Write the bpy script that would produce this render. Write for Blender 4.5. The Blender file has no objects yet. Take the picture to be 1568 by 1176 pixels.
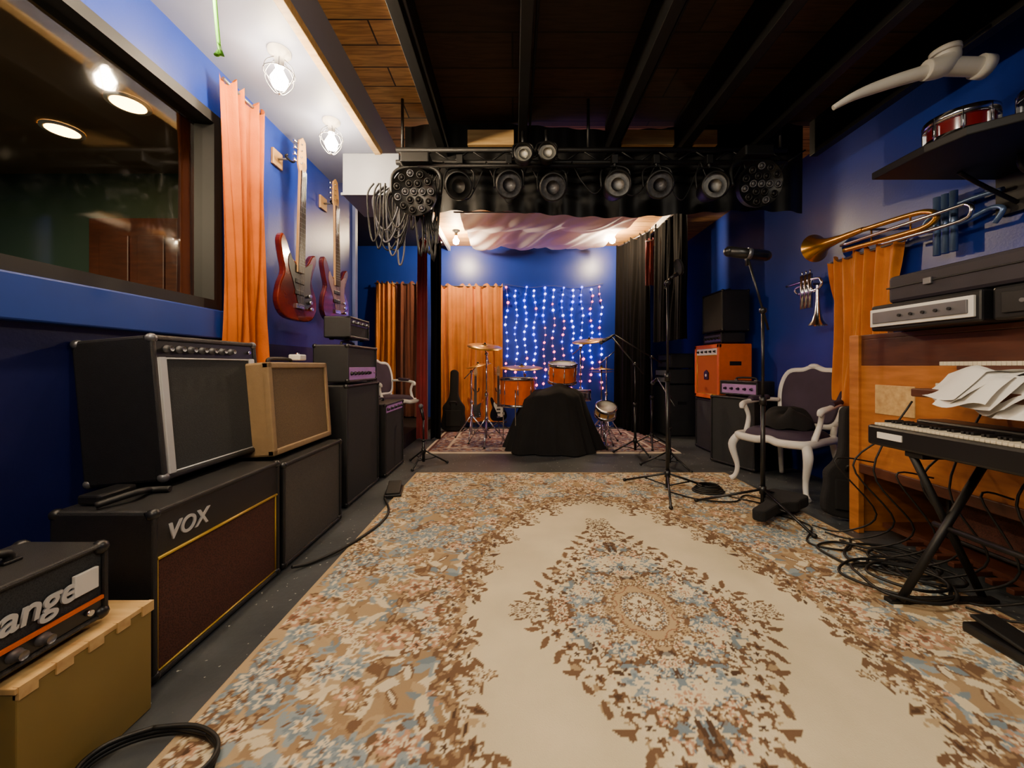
import bpy, bmesh, math, random
import numpy as np
from mathutils import Matrix, Vector
random.seed(7); np.random.seed(7)
pi=math.pi
S=bpy.context.scene
COL=S.collection
# ---------------------------------------------------------------- materials
def lin(c):
    return tuple(((v/255)/12.92 if v/255<=0.04045 else ((v/255+0.055)/1.055)**2.4) for v in c)
MC={}
def mat(name,c,rough=0.5,metal=0.0,var=0.15,scale=8,bump=0.0,bscale=None,emit=None,es=0,c2=None,spec=0.5,coat=0,stretch=None,sheen=0,transl=0):
    if name in MC: return MC[name]
    m=bpy.data.materials.new(name); m.use_nodes=True
    n=m.node_tree.nodes; l=m.node_tree.links; p=n['Principled BSDF']
    col=lin(c); cb=lin(c2) if c2 else tuple(v*(1-var) for v in col)
    tc=n.new('ShaderNodeTexCoord'); mp=n.new('ShaderNodeMapping')
    l.new(tc.outputs['Object'],mp.inputs['Vector'])
    if stretch: mp.inputs['Scale'].default_value=stretch
    nz=n.new('ShaderNodeTexNoise'); nz.inputs['Scale'].default_value=scale; nz.inputs['Detail'].default_value=5
    l.new(mp.outputs[0],nz.inputs['Vector'])
    rp=n.new('ShaderNodeValToRGB'); rp.color_ramp.elements[0].position=0.3; rp.color_ramp.elements[1].position=0.7
    rp.color_ramp.elements[0].color=(*cb,1); rp.color_ramp.elements[1].color=(*col,1)
    l.new(nz.outputs['Fac'],rp.inputs['Fac']); l.new(rp.outputs['Color'],p.inputs['Base Color'])
    p.inputs['Roughness'].default_value=rough; p.inputs['Metallic'].default_value=metal
    p.inputs['Specular IOR Level'].default_value=spec
    if coat: p.inputs['Coat Weight'].default_value=coat; p.inputs['Coat Roughness'].default_value=0.08
    if sheen: p.inputs['Sheen Weight'].default_value=sheen
    if bump:
        bn=n.new('ShaderNodeTexNoise'); bn.inputs['Scale'].default_value=bscale or scale*6; bn.inputs['Detail'].default_value=3
        l.new(mp.outputs[0],bn.inputs['Vector'])
        b=n.new('ShaderNodeBump'); b.inputs['Strength'].default_value=bump; b.inputs['Distance'].default_value=0.01
        l.new(bn.outputs['Fac'],b.inputs['Height']); l.new(b.outputs[0],p.inputs['Normal'])
    if emit:
        p.inputs['Emission Color'].default_value=(*lin(emit),1); p.inputs['Emission Strength'].default_value=es
    if transl:
        t=n.new('ShaderNodeBsdfTranslucent'); t.inputs['Color'].default_value=(*col,1); mx=n.new('ShaderNodeMixShader'); mx.inputs[0].default_value=transl
        l.new(p.outputs[0],mx.inputs[1]); l.new(t.outputs[0],mx.inputs[2]); l.new(mx.outputs[0],n['Material Output'].inputs['Surface'])
    MC[name]=m; return m
def plankmat(name,c1,c2,mortar,w=1.2,h=0.2,rough=0.6,rot=0):
    m=bpy.data.materials.new(name); m.use_nodes=True
    n=m.node_tree.nodes; l=m.node_tree.links; p=n['Principled BSDF']
    tc=n.new('ShaderNodeTexCoord'); mp=n.new('ShaderNodeMapping'); l.new(tc.outputs['Object'],mp.inputs['Vector'])
    mp.inputs['Rotation'].default_value=(0,0,rot)
    br=n.new('ShaderNodeTexBrick'); l.new(mp.outputs[0],br.inputs['Vector'])
    br.inputs['Color1'].default_value=(*lin(c1),1); br.inputs['Color2'].default_value=(*lin(c2),1); br.inputs['Mortar'].default_value=(*lin(mortar),1)
    br.inputs['Scale'].default_value=1; br.inputs['Mortar Size'].default_value=0.006; br.inputs['Brick Width'].default_value=w; br.inputs['Row Height'].default_value=h
    nz=n.new('ShaderNodeTexNoise'); nz.inputs['Scale'].default_value=5; nz.inputs['Detail'].default_value=8; nz.inputs['Distortion'].default_value=1.5
    m2=n.new('ShaderNodeMapping'); m2.inputs['Scale'].default_value=(0.6,7,1); l.new(mp.outputs[0],m2.inputs['Vector']); l.new(m2.outputs[0],nz.inputs['Vector'])
    rp=n.new('ShaderNodeValToRGB'); rp.color_ramp.elements[0].position=0.35; rp.color_ramp.elements[0].color=(0.45,0.4,0.34,1); rp.color_ramp.elements[1].position=0.6
    l.new(nz.outputs['Fac'],rp.inputs['Fac'])
    mx=n.new('ShaderNodeMix'); mx.data_type='RGBA'; mx.blend_type='MULTIPLY'; mx.inputs[0].default_value=0.8
    l.new(br.outputs['Color'],mx.inputs[6]); l.new(rp.outputs['Color'],mx.inputs[7]); l.new(mx.outputs[2],p.inputs['Base Color'])
    p.inputs['Roughness'].default_value=rough
    return m
def glassmat(name):
    m=bpy.data.materials.new(name); m.use_nodes=True
    n=m.node_tree.nodes; l=m.node_tree.links; n.remove(n['Principled BSDF'])
    o=n['Material Output']; t=n.new('ShaderNodeBsdfTransparent'); g=n.new('ShaderNodeBsdfGlossy'); g.inputs['Roughness'].default_value=0.05
    t.inputs['Color'].default_value=(0.85,0.86,0.84,1)
    nz=n.new('ShaderNodeTexNoise'); nz.inputs['Scale'].default_value=1.5
    b=n.new('ShaderNodeBump'); b.inputs['Strength'].default_value=0.04; l.new(nz.outputs['Fac'],b.inputs['Height']); l.new(b.outputs[0],g.inputs['Normal'])
    lw=n.new('ShaderNodeLayerWeight'); lw.inputs['Blend'].default_value=0.25
    mr=n.new('ShaderNodeMapRange'); mr.inputs[3].default_value=.10; mr.inputs[4].default_value=.6; l.new(lw.outputs['Fresnel'],mr.inputs[0])
    mx=n.new('ShaderNodeMixShader'); l.new(mr.outputs[0],mx.inputs[0])
    l.new(t.outputs[0],mx.inputs[1]); l.new(g.outputs[0],mx.inputs[2]); l.new(mx.outputs[0],o.inputs['Surface'])
    return m
def grillemat(name,c,c2,scale=260,rough=0.85):
    if name in MC: return MC[name]
    m=bpy.data.materials.new(name); m.use_nodes=True
    n=m.node_tree.nodes; l=m.node_tree.links; p=n['Principled BSDF']
    tc=n.new('ShaderNodeTexCoord'); vo=n.new('ShaderNodeTexVoronoi'); vo.inputs['Scale'].default_value=scale
    l.new(tc.outputs['Object'],vo.inputs['Vector'])
    rp=n.new('ShaderNodeValToRGB'); rp.color_ramp.elements[0].color=(*lin(c),1); rp.color_ramp.elements[1].color=(*lin(c2),1); rp.color_ramp.elements[1].position=0.6
    l.new(vo.outputs['Distance'],rp.inputs['Fac']); l.new(rp.outputs['Color'],p.inputs['Base Color'])
    b=n.new('ShaderNodeBump'); b.inputs['Strength'].default_value=0.3; b.inputs['Distance'].default_value=0.003
    l.new(vo.outputs['Distance'],b.inputs['Height']); l.new(b.outputs[0],p.inputs['Normal'])
    p.inputs['Roughness'].default_value=rough
    MC[name]=m; return m

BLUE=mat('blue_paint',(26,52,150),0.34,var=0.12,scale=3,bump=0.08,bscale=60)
NAVY=mat('navy_shaded_paint',(9,17,78),0.45,var=0.2,scale=3,bump=0.08,bscale=60)  # darker than the upper wall, its shading partly put into the colour
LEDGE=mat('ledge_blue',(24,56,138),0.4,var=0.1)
SOFF=mat('soffit_paint',(130,136,162),0.5,var=0.1,scale=2)
TRIMB=mat('pale_blue_trim',(120,135,195),0.45,var=0.1)
BLK=mat('black_paint',(16,14,15),0.55,var=0.3)
RIG=mat('rig_black',(9,9,10),0.5,var=0.3)
BLKC=mat('black_cloth',(19,18,20),0.95,var=0.4,scale=5,bump=0.3,bscale=200)
DRAPE=mat('black_drape',(7,6,7),0.95,var=0.4,scale=5,bump=0.2,bscale=200,spec=.15)
TOLEX=mat('black_tolex',(27,27,29),0.4,var=0.3,scale=30,bump=0.35,bscale=500)
PLAS=mat('black_plastic',(24,24,26),0.35,var=0.2)
RUB=mat('black_rubber',(15,15,15),0.55,var=0.2)
GRBLK=grillemat('grille_black',(20,21,22),(48,50,52))
GRBRN=grillemat('grille_brown',(36,18,13),(80,42,30),160)
GRTAN=grillemat('grille_tan',(76,60,44),(112,92,66))
GRGRY=grillemat('grille_grey',(48,46,44),(80,76,72))
GRORG=grillemat('grille_orange',(150,66,20),(196,92,30))
SILV=mat('silver_trim',(205,205,207),0.35,0.2,var=0.1)
CHR=mat('chrome',(215,215,220),0.18,1.0,var=0.05)
STEEL=mat('dull_steel',(125,125,130),0.4,0.7,var=0.2)
GOLD=mat('gold_trim',(225,185,70),0.35,0.5,var=0.1)
BRASS=mat('brass',(225,165,70),0.25,0.85,var=0.15)
CYM=mat('cymbal_bronze',(205,160,80),0.33,0.85,var=0.25,scale=12)
TAN=mat('tan_tolex',(152,124,86),0.6,var=0.15,scale=20,bump=0.3,bscale=300)
ORG=mat('orange_tolex',(232,104,22),0.5,var=0.12,scale=20,bump=0.25,bscale=300)
OCURT=mat('orange_curtain',(224,132,26),0.75,var=0.28,scale=4,sheen=0.2,bump=0.2,bscale=120)
OCURT2=mat('orange_curtain_near',(214,108,8),0.85,var=0.30,scale=4,bump=0.2,bscale=120,spec=.2)
DCURT=mat('rust_curtain',(100,46,22),0.8,var=0.3,scale=4,sheen=0.2)
RCURT=mat('red_velvet',(135,16,24),0.8,var=0.35,scale=4,sheen=0.4)
WHITE=mat('white_paint',(225,222,215),0.4,var=0.06)
PVC=mat('white_pvc',(205,202,192),0.35,var=0.08)
CREAMW=mat('cream_white',(230,228,224),0.35,var=0.08)
FABW=mat('white_sheet',(236,230,236),0.85,var=0.10,scale=3,bump=0.3,bscale=8,transl=.35)
GREYB=mat('grey_duct',(140,144,156),0.5,var=0.08)
WOODL=mat('pale_wood',(215,180,120),0.5,c2=(185,145,90),scale=4,stretch=(1,8,8))
WOODT=mat('strip_wood',(175,122,70),0.5,c2=(130,85,45),scale=4,stretch=(8,0.6,8))
WOODO=mat('organ_wood',(192,120,54),0.4,c2=(156,92,38),scale=5,stretch=(1,1,6))
WOODB=mat('brown_wood',(92,50,32),0.4,c2=(66,34,22),scale=5,stretch=(1,1,6))
MUST=mat('mustard_paint',(136,112,56),0.5,var=0.1,scale=6)
DRUMO=mat('drum_orange',(235,105,30),0.25,var=0.2,scale=10,coat=0.6)
DRUMR=mat('drum_red',(110,18,20),0.2,var=0.3,scale=10,coat=0.7)
HEAD=mat('drum_head',(225,220,205),0.5,var=0.08)
SUNB=mat('red_brown_lacquer',(122,36,20),0.15,c2=(64,14,9),scale=5,coat=0.8)
MAPLE=mat('maple',(180,136,80),0.35,var=0.15)
ROSE=mat('rosewood',(58,34,22),0.5,var=0.2)
PURP=mat('aubergine_cloth',(58,44,66),0.8,var=0.3)
CASE=mat('dark_case',(34,28,38),0.6,var=0.3)
PAPER=mat('paper',(230,227,220),0.6,var=0.08)
KEYW=mat('key_ivory',(215,205,180),0.3,var=0.05)
LENS=mat('lamp_lens',(165,165,165),0.25,var=0.35,scale=50)
LENSD=mat('lamp_lens_grey',(95,95,100),0.2,var=0.4,scale=60)
PINK=mat('pink_panel',(165,135,170),0.4,emit=(190,100,190),es=0.12)
GREEN=mat('green_cord',(110,200,50),0.6)
TEAL=mat('teal_wall',(50,78,70),0.7,var=0.2,scale=2)
CBRN=mat('brown_ceiling',(120,94,66),0.6,var=0.2,scale=2)
CABLE=mat('cable_grey',(90,90,98),0.45,var=0.3)
FLOORM=mat('floor_grey',(82,86,90),0.42,c2=(50,54,58),scale=2.2,bump=0.15,bscale=30)
def bulbmat(name,c,s):
    m=mat(name,(255,240,210),0.5,emit=c,es=s); return m
BULB=bulbmat('warm_bulb',(255,228,186),480)
BULB2=bulbmat('stage_bulb',(255,226,180),1200)
RECL=bulbmat('recessed_glow',(255,190,95),40)
def speck():
    m=FLOORM; n=m.node_tree.nodes; l=m.node_tree.links; p=n['Principled BSDF']
    src=p.inputs['Base Color'].links[0].from_socket
    tc=n.new('ShaderNodeTexCoord'); v=n.new('ShaderNodeTexNoise'); v.inputs['Scale'].default_value=38; v.inputs['Detail'].default_value=2
    l.new(tc.outputs['Object'],v.inputs['Vector'])
    r=n.new('ShaderNodeValToRGB'); r.color_ramp.elements[0].position=0.70; r.color_ramp.elements[1].position=0.72
    l.new(v.outputs['Fac'],r.inputs['Fac'])
    mx=n.new('ShaderNodeMix'); mx.data_type='RGBA'; mx.inputs[7].default_value=(*lin((185,185,175)),1)
    l.new(r.outputs['Color'],mx.inputs[0]); l.new(src,mx.inputs[6]); l.new(mx.outputs[2],p.inputs['Base Color'])
speck()
PLANKL=plankmat('sheathing_light',(225,172,105),(205,148,84),(60,34,18),w=3.0,h=0.19)
PLANKD=plankmat('sheathing_dark',(78,54,39),(54,38,28),(12,8,6),w=2.4,h=0.3)  # dark from stain, with the lack of lamp light also put into the colour
# ---------------------------------------------------------------- builder
def catmull(pts,n=8,closed=False):
    P=[Vector(p) for p in pts]; out=[]; N=len(P)
    rng=range(N if closed else N-1)
    for i in rng:
        if closed: p0,p1,p2,p3=P[(i-1)%N],P[i],P[(i+1)%N],P[(i+2)%N]
        else: p0,p1,p2,p3=P[max(i-1,0)],P[i],P[i+1],P[min(i+2,N-1)]
        for k in range(n):
            t=k/n
            out.append(0.5*((2*p1)+(-p0+p2)*t+(2*p0-5*p1+4*p2-p3)*t*t+(-p0+3*p1-3*p2+p3)*t**3))
    if not closed: out.append(P[-1].copy())
    return out
def T(x,y,z): return Matrix.Translation((x,y,z))
def R(a,ax): return Matrix.Rotation(a,4,ax)
class B:
    def __init__(s,name,M=None):
        s.name=name; s.bm=bmesh.new(); s.mats=[]; s.M=M or Matrix.Identity(4)
    def add(s,t,m,M=None,smooth=None):
        if m not in s.mats: s.mats.append(m)
        i=s.mats.index(m); MM=s.M@M if M else s.M
        bmesh.ops.transform(t,matrix=MM,verts=t.verts)
        for f in t.faces:
            f.material_index=i
            if smooth is not None: f.smooth=smooth
        me=bpy.data.meshes.new('t'); t.to_mesh(me); t.free(); s.bm.from_mesh(me); bpy.data.meshes.remove(me)
    def box(s,x0,x1,y0,y1,z0,z1,m,bev=0,M=None):
        t=bmesh.new(); bmesh.ops.create_cube(t,size=1)
        for v in t.verts: v.co=Vector(((x0+x1)/2+v.co.x*(x1-x0),(y0+y1)/2+v.co.y*(y1-y0),(z0+z1)/2+v.co.z*(z1-z0)))
        if bev: bmesh.ops.bevel(t,geom=t.edges[:],offset=bev,segments=2,affect='EDGES',profile=0.5)
        s.add(t,m,M)
    def tube(s,pts,r,m,seg=10,n=0,closed=False,M=None,caps=True):
        P=catmull(pts,n,closed) if n else [Vector(p) for p in pts]
        L=len(P)
        if isinstance(r,(int,float)): rr=[r]*L
        else:
            rr=[]; K=len(r)
            for i in range(L):
                f=i/(L-1)*(K-1); a=min(int(f),K-2); rr.append(r[a]+(r[a+1]-r[a])*(f-a))
        t=bmesh.new(); rings=[]; up=None
        for i in range(L):
            if closed: d=P[(i+1)%L]-P[i-1]
            else: d=P[min(i+1,L-1)]-P[max(i-1,0)]
            if d.length<1e-9: d=Vector((0,0,1))
            d.normalize()
            if up is None: up=Vector((0,0,1)) if abs(d.z)<0.9 else Vector((1,0,0))
            a=d.cross(up)
            if a.length<1e-6: a=d.orthogonal()
            a.normalize(); b=a.cross(d); b.normalize(); up=b
            rings.append([t.verts.new(P[i]+(a*math.cos(2*pi*k/seg)+b*math.sin(2*pi*k/seg))*rr[i]) for k in range(seg)])
        for i in range(L if closed else L-1):
            A=rings[i]; Bq=rings[(i+1)%L]
            for k in range(seg):
                f=t.faces.new((A[k],A[(k+1)%seg],Bq[(k+1)%seg],Bq[k])); f.smooth=True
        if caps and not closed:
            t.faces.new(rings[0][::-1]); t.faces.new(rings[-1])
        bmesh.ops.recalc_face_normals(t,faces=t.faces)
        s.add(t,m,M)
    def cyl(s,p0,p1,r,m,seg=16,r1=None,M=None):
        s.tube([p0,p1],[r,r if r1 is None else r1],m,seg,M=M)
    def lathe(s,prof,m,seg=32,M=None,smooth=True):
        t=bmesh.new(); rings=[]
        for (r,z) in prof:
            if r<1e-5: rings.append([t.verts.new((0,0,z))])
            else: rings.append([t.verts.new((r*math.cos(2*pi*k/seg),r*math.sin(2*pi*k/seg),z)) for k in range(seg)])
        for A,Bq in zip(rings,rings[1:]):
            for k in range(seg):
                k2=(k+1)%seg
                if len(A)==1 and len(Bq)==1: continue
                if len(A)==1: t.faces.new((A[0],Bq[k],Bq[k2]))
                elif len(Bq)==1: t.faces.new((A[k],Bq[0],A[k2]))
                else: t.faces.new((A[k],A[k2],Bq[k2],Bq[k]))
        s.add(t,m,M,smooth)
    def sph(s,c,r,m,M=None,sc=(1,1,1),sub=2):
        t=bmesh.new(); bmesh.ops.create_icosphere(t,subdivisions=sub,radius=r)
        for v in t.verts: v.co=Vector((v.co.x*sc[0]+c[0],v.co.y*sc[1]+c[1],v.co.z*sc[2]+c[2]))
        s.add(t,m,M,True)
    def poly(s,pts,y0,y1,m,bev=0,M=None,n=0):
        if n: pts=[(p.x,p.z) for p in catmull([(a,0,b) for a,b in pts],n,True)]
        t=bmesh.new(); vs=[t.verts.new((a,y0,b)) for a,b in pts]; f=t.faces.new(vs)
        g=bmesh.ops.extrude_face_region(t,geom=[f]); 
        for v in g['geom']:
            if isinstance(v,bmesh.types.BMVert): v.co.y=y1
        bmesh.ops.recalc_face_normals(t,faces=t.faces)
        if bev:
            es=[e for e in t.edges if abs(e.verts[0].co.y-e.verts[1].co.y)<1e-6]
            bmesh.ops.bevel(t,geom=es,offset=bev,segments=2,affect='EDGES',profile=0.5)
        s.add(t,m,M)
    def text(s,txt,size,m,M,shear=0.2,ext=0.003):
        c=bpy.data.curves.new('tx','FONT'); c.body=txt; c.size=size; c.extrude=ext; c.shear=shear; c.align_x='CENTER'; c.offset=size*0.015
        o=bpy.data.objects.new('tx',c); COL.objects.link(o); dg=bpy.context.evaluated_depsgraph_get()
        me=bpy.data.meshes.new_from_object(o.evaluated_get(dg)); t=bmesh.new(); t.from_mesh(me)
        bpy.data.objects.remove(o); bpy.data.meshes.remove(me)
        s.add(t,m,M)
    def grid(s,fn,nu,nv,m,M=None,wrapu=False):
        t=bmesh.new(); V=[[t.verts.new(fn(i/nu,j/nv)) for i in range(nu if wrapu else nu+1)] for j in range(nv+1)]
        W=len(V[0])
        for j in range(nv):
            for i in range(nu):
                t.faces.new((V[j][i],V[j][(i+1)%W],V[j+1][(i+1)%W],V[j+1][i]))
        s.add(t,m,M,True)
    def done(s,parent=None):
        me=bpy.data.meshes.new(s.name); s.bm.to_mesh(me); s.bm.free()
        for m in s.mats: me.materials.append(m)
        o=bpy.data.objects.new(s.name,me); COL.objects.link(o)
        co=np.empty(len(me.vertices)*3); me.vertices.foreach_get('co',co); co=co.reshape(-1,3)
        c=(co.min(0)+co.max(0))/2; c[2]=co[:,2].min()
        me.transform(Matrix.Translation(-Vector(c))); o.location=c
        if parent: o.parent=parent
        return o
def slab(name,x0,x1,y0,y1,z0,z1,m):
    b=B(name); b.box(x0,x1,y0,y1,z0,z1,m); return b.done()
# ---------------------------------------------------------------- room
ZC=3.25; BW=6.9; RW=3.0; LW=-1.8; SF=2.91
slab('floor',-4.6,3.15,-2.1,BW+.1,-0.1,0,FLOORM)
slab('wall_back',-3.3,RW+.1,BW,BW+.1,0,ZC,BLUE)
slab('wall_right',RW,RW+.1,-2.1,BW,0,ZC,BLUE)
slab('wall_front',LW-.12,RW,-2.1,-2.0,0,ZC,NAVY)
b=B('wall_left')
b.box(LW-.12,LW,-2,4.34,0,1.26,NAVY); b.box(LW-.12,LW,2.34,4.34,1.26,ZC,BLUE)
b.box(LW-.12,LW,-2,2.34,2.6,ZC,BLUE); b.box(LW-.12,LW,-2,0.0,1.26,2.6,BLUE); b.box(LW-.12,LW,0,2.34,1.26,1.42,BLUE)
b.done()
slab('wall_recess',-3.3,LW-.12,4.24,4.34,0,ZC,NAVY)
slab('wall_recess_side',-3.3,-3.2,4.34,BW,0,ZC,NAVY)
b=B('trim_1'); b.box(LW,LW+.05,-2,2.4,1.26,1.43,LEDGE,.008); b.done()
b=B('trim_2'); b.box(LW,LW+.035,4.27,4.34,0,SF,TRIMB,.004); b.done()
# window
b=B('window_1')
b.box(LW-.1,LW+.02,0,2.34,1.43,1.49,BLK); b.box(LW-.1,LW+.02,0,2.34,2.54,2.6,BLK)
b.box(LW-.1,LW+.02,2.28,2.34,1.49,2.54,BLK); b.box(LW-.1,LW+.02,0,.06,1.49,2.54,BLK)
b.grid(lambda u,v:(LW-.05,.06+2.22*u,1.49+1.05*v),2,2,glassmat('window_glass')); b.done()
# control room
slab('wall_control_back',-4.5,LW-.12,3.3,3.4,0,2.8,TEAL)
slab('wall_control_side',-4.6,-4.5,-1.5,3.4,0,2.8,TEAL)
slab('ceiling_control',-4.6,LW-.12,-1.5,3.4,2.75,2.85,CBRN)
b=B('door_1'); b.box(-3.6,-2.85,3.25,3.295,0,2.35,WOODB,.006)
for z0,z1 in((.15,1.0),(1.15,2.2)):
    b.box(-3.5,-3.25,3.235,3.25,z0,z1,WOODB,.008); b.box(-3.18,-2.95,3.235,3.25,z0,z1,WOODB,.008)
b.sph((-2.92,3.2,1.05),.03,BRASS); b.done()
for i,(x,y) in enumerate(((-2.42,2.41),(-3.15,2.68),(-3.3,1.3))):
    b=B('recessed_downlight'); b.lathe([(0,0),(.085,0),(.085,.012)],RECL,24,T(x,y,2.735)); b.lathe([(.085,0),(.11,0),(.11,.012)],WHITE,24,T(x,y,2.737)); b.done()
# ceilings
slab('ceiling',-.62,RW,-2.1,3.45,ZC,ZC+.08,PLANKD)
slab('ceiling_bay',-1.2,-.62,-2.1,3.45,ZC,ZC+.08,PLANKL)
slab('ceiling_stage',-1.3,RW,3.45,BW,ZC,ZC+.08,PLANKL)
slab('ceiling_recess',-3.3,-1.3,3.8,BW,ZC,ZC+.08,BLK)
b=B('ceiling_soffit'); b.box(LW,-1.155,-2,3.8,SF,ZC+.05,SOFF); b.done()
b=B('trim_3'); b.box(-1.185,-1.13,-2,3.3,SF-.015,SF+.04,WOODL,.004); b.done()
b=B('ceiling_joists')
for x in (-.62,.07,.84,1.45,2.05,2.65):
    b.box(x-.034,x+.034,-2,3.4,2.95,ZC,RIG,.003)
for x in (-.62,.07,.84,1.45):
    b.tube([(x+.055,-1,2.98),(x+.055,3.3,2.98)],.009,STEEL if x==-.62 else BLK,6)
b.done()
b=B('lit_plank_ends')  # far ceiling planks, their lamp light put into the pale wood colour
for x0,x1 in((-.40,.0),(.93,1.38),(1.55,1.75)):
    b.box(x0,x1,3.3,3.34,3.0,3.13,WOODL,.004)
b.done()
b=B('stage_valance')
b.grid(lambda u,v:(-.97+u*3.55,3.42+.02*math.sin(u*90)*(1-v*.5),2.45+.03*math.sin(u*9)+(ZC-.02-2.45)*v),200,6,RIG); b.done()
b=B('duct_box'); b.box(-1.46,-.98,3.27,3.75,2.55,SF,GREYB,.006); b.box(-1.47,-.97,3.26,3.28,2.55,2.57,GREYB); b.done()
b=B('trim_5'); b.box(2.14,2.18,4.8,BW,3.16,ZC,WHITE,.004); b.done()
b=B('trim_6'); b.box(-1.18,-1.14,4.5,BW,3.16,ZC,WHITE,.004); b.done()
slab('stage_riser',-3.18,-1.45,4.7,BW-.02,0.002,.18,BLK)
# ---------------------------------------------------------------- curtains
def curtain(name,p0,p1,z0,z1,m,folds=7,amp=.035,rod=True,gather=0.0,tail=0.0):
    b=B(name); p0=Vector((*p0,0)); p1=Vector((*p1,0)); d=(p1-p0); nrm=Vector((-d.y,d.x,0)).normalized()
    ph=[random.uniform(0,6) for _ in range(6)]
    def fn(u,v):
        s=u+0.035*math.sin(u*13+ph[0])+0.02*math.sin(v*4+u*9+ph[1])
        a=amp*(0.5+0.65*(1-v))*(1+.5*math.sin(u*11+ph[2]+v))
        w=math.sin(2*pi*folds*s+ph[3]+.8*math.sin(v*3+u*4))+.35*math.sin(2*pi*folds*2.3*u+ph[4]+v*2.5); w=w*(1.2-.2*w*w)
        uu=(u-.5)*(1-gather*math.sin(pi*v)+tail*v*v)+.5
        p=p0+d*uu+nrm*(a*w)
        dr=.03*math.sin(2*pi*folds*s+ph[5]) if v>.97 else 0
        return (p.x,p.y,z0+(z1-z0)*v+dr)
    b.grid(fn,folds*16,30,m)
    if rod:
        b.cyl(p0-d*.04+Vector((0,0,z1-.02)),p1+d*.04+Vector((0,0,z1-.02)),.01,STEEL,8)
    return b.done()
curtain('orange_curtain',(LW+.09,2.27),(LW+.09,2.60),.95,2.81,OCURT2,4,.045,gather=.12,tail=.2)
curtain('orange_curtain',(-1.31,BW-.09),(-.2,BW-.09),.1,2.53,OCURT,7,.045)
curtain('orange_curtain',(-2.46,BW-.09),(-2.1,BW-.09),.2,2.58,OCURT,4,.04)
curtain('rust_curtain',(-2.08,BW-.12),(-1.55,BW-.12),.2,2.56,DCURT,4,.04)
curtain('orange_curtain',(RW-.09,2.88),(RW-.09,3.52),.75,2.06,OCURT,6,.05,gather=.16)
curtain('control_curtain',(-2.08,2.38),(-2.08,2.85),1.0,2.7,DCURT,5,.03)
curtain('black_stage_drape',(2.1,5.9),(1.82,6.75),.02,3.2,DRAPE,6,.05)
curtain('black_side_drape',(2.2,4.9),(2.14,5.8),1.45,3.2,DRAPE,6,.03)
curtain('black_stage_drape',(-1.24,5.72),(-1.08,5.70),.02,2.95,DRAPE,3,.05)
curtain('red_stage_drape',(-1.42,5.7),(-1.26,5.62),.02,2.97,RCURT,3,.03)
curtain('red_stage_drape',(1.97,5.75),(2.07,5.7),2.3,2.98,RCURT,2,.03)
# ceiling cloth on stage
b=B('draped_ceiling_cloth')
def cl(u,v):
    xl=-.72; xr=1.75-.33*v
    x=xl+u*(xr-xl); y=5.1+v*1.6
    sag=.05*abs(math.sin(v*pi*2))
    return (x,y,3.17-sag-.035*abs(math.sin(u*pi*3+.6))*(1+.5*math.sin(v*9))-.02*math.sin(u*23+v*6)-.012*math.sin(u*51+v*25))
b.grid(cl,90,60,FABW)
b.tube([(-.8,5.08,3.13),(1.75,5.08,3.13)],.012,STEEL,8); b.done()
# ---------------------------------------------------------------- bulbs
def bulb(x,y,z,m,name='caged_ceiling_bulb',drop=.16,cage=True,r=.046):
    b=B(name,T(x,y,z))
    b.lathe([(0,0),(.06,0),(.06,-.015),(.03,-.03),(.024,-.06),(.024,-.09),(0,-.09)],WHITE if cage else PLAS,20)
    b.lathe([(0,-.09),(.016,-.09),(.02,-.11),(r,-.115-r),(r*.8,-.13-r*1.6),(0,-.13-r*2)],m,20)
    if cage:
        for k in range(6):
            a=k*pi/3; c,s=math.cos(a),math.sin(a)
            b.tube([(.03*c,.03*s,-.05),(.075*c,.075*s,-.10),(.08*c,.08*s,-.16),(.03*c,.03*s,-.235),(0,0,-.245)],.0025,STEEL,5,4)
        b.tube([(.081*math.cos(k*pi/8),.081*math.sin(k*pi/8),-.13) for k in range(16)],.003,STEEL,5,closed=True)
    return b.done()
for y in (.2,.87,1.54,2.21,2.84): bulb(-1.35,y,SF,BULB)
bulb(-.88,-.2,ZC,BULB); bulb(-.88,.65,ZC,BULB)  # unseen bulbs, added to light the planks of the ceiling bay
for x,y in ((-.92,6.1),(1.55,6.05)): bulb(x,y,3.25,BULB2,'stage_ceiling_bulb',cage=False,r=.05)
b=B('green_hanging_strap'); b.tube([(-1.3,1.68,2.9),(-1.31,1.68,2.75),(-1.3,1.68,2.6),(-1.29,1.68,2.5)],.008,GREEN,8,5); b.tube([(-1.29,1.68,2.5),(-1.30,1.68,2.46),(-1.28,1.68,2.46)],.012,GREEN,8,closed=True); b.done()
def panel(x,y,z,sx,sy,p,c,tilt=0,name='ceiling_light_panel'):
    L=bpy.data.lights.new(name+'_lamp','AREA'); L.shape='RECTANGLE'; L.size=sx; L.size_y=sy; L.energy=p; L.color=c
    o=bpy.data.objects.new(name+'_lamp',L); o.location=(x,y,z-.012); o.rotation_euler=(tilt,0,0); COL.objects.link(o)
    b=B(name); b.box(x-sx/2-.02,x+sx/2+.02,y-sy/2-.02,y+sy/2+.02,z,z+.04,WHITE,.004); b.done()
panel(.1,-.9,2.9,1.2,.6,44,(1,.88,.70),tilt=.55)
panel(1.0,1.2,2.94,.3,.3,24,(1,.88,.7),name='unseen_fill_square')  # unseen lamp, added as fill above the view
panel(-3.2,.8,2.7,.6,.6,110,(1,.78,.5),name='control_light_panel')
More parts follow.
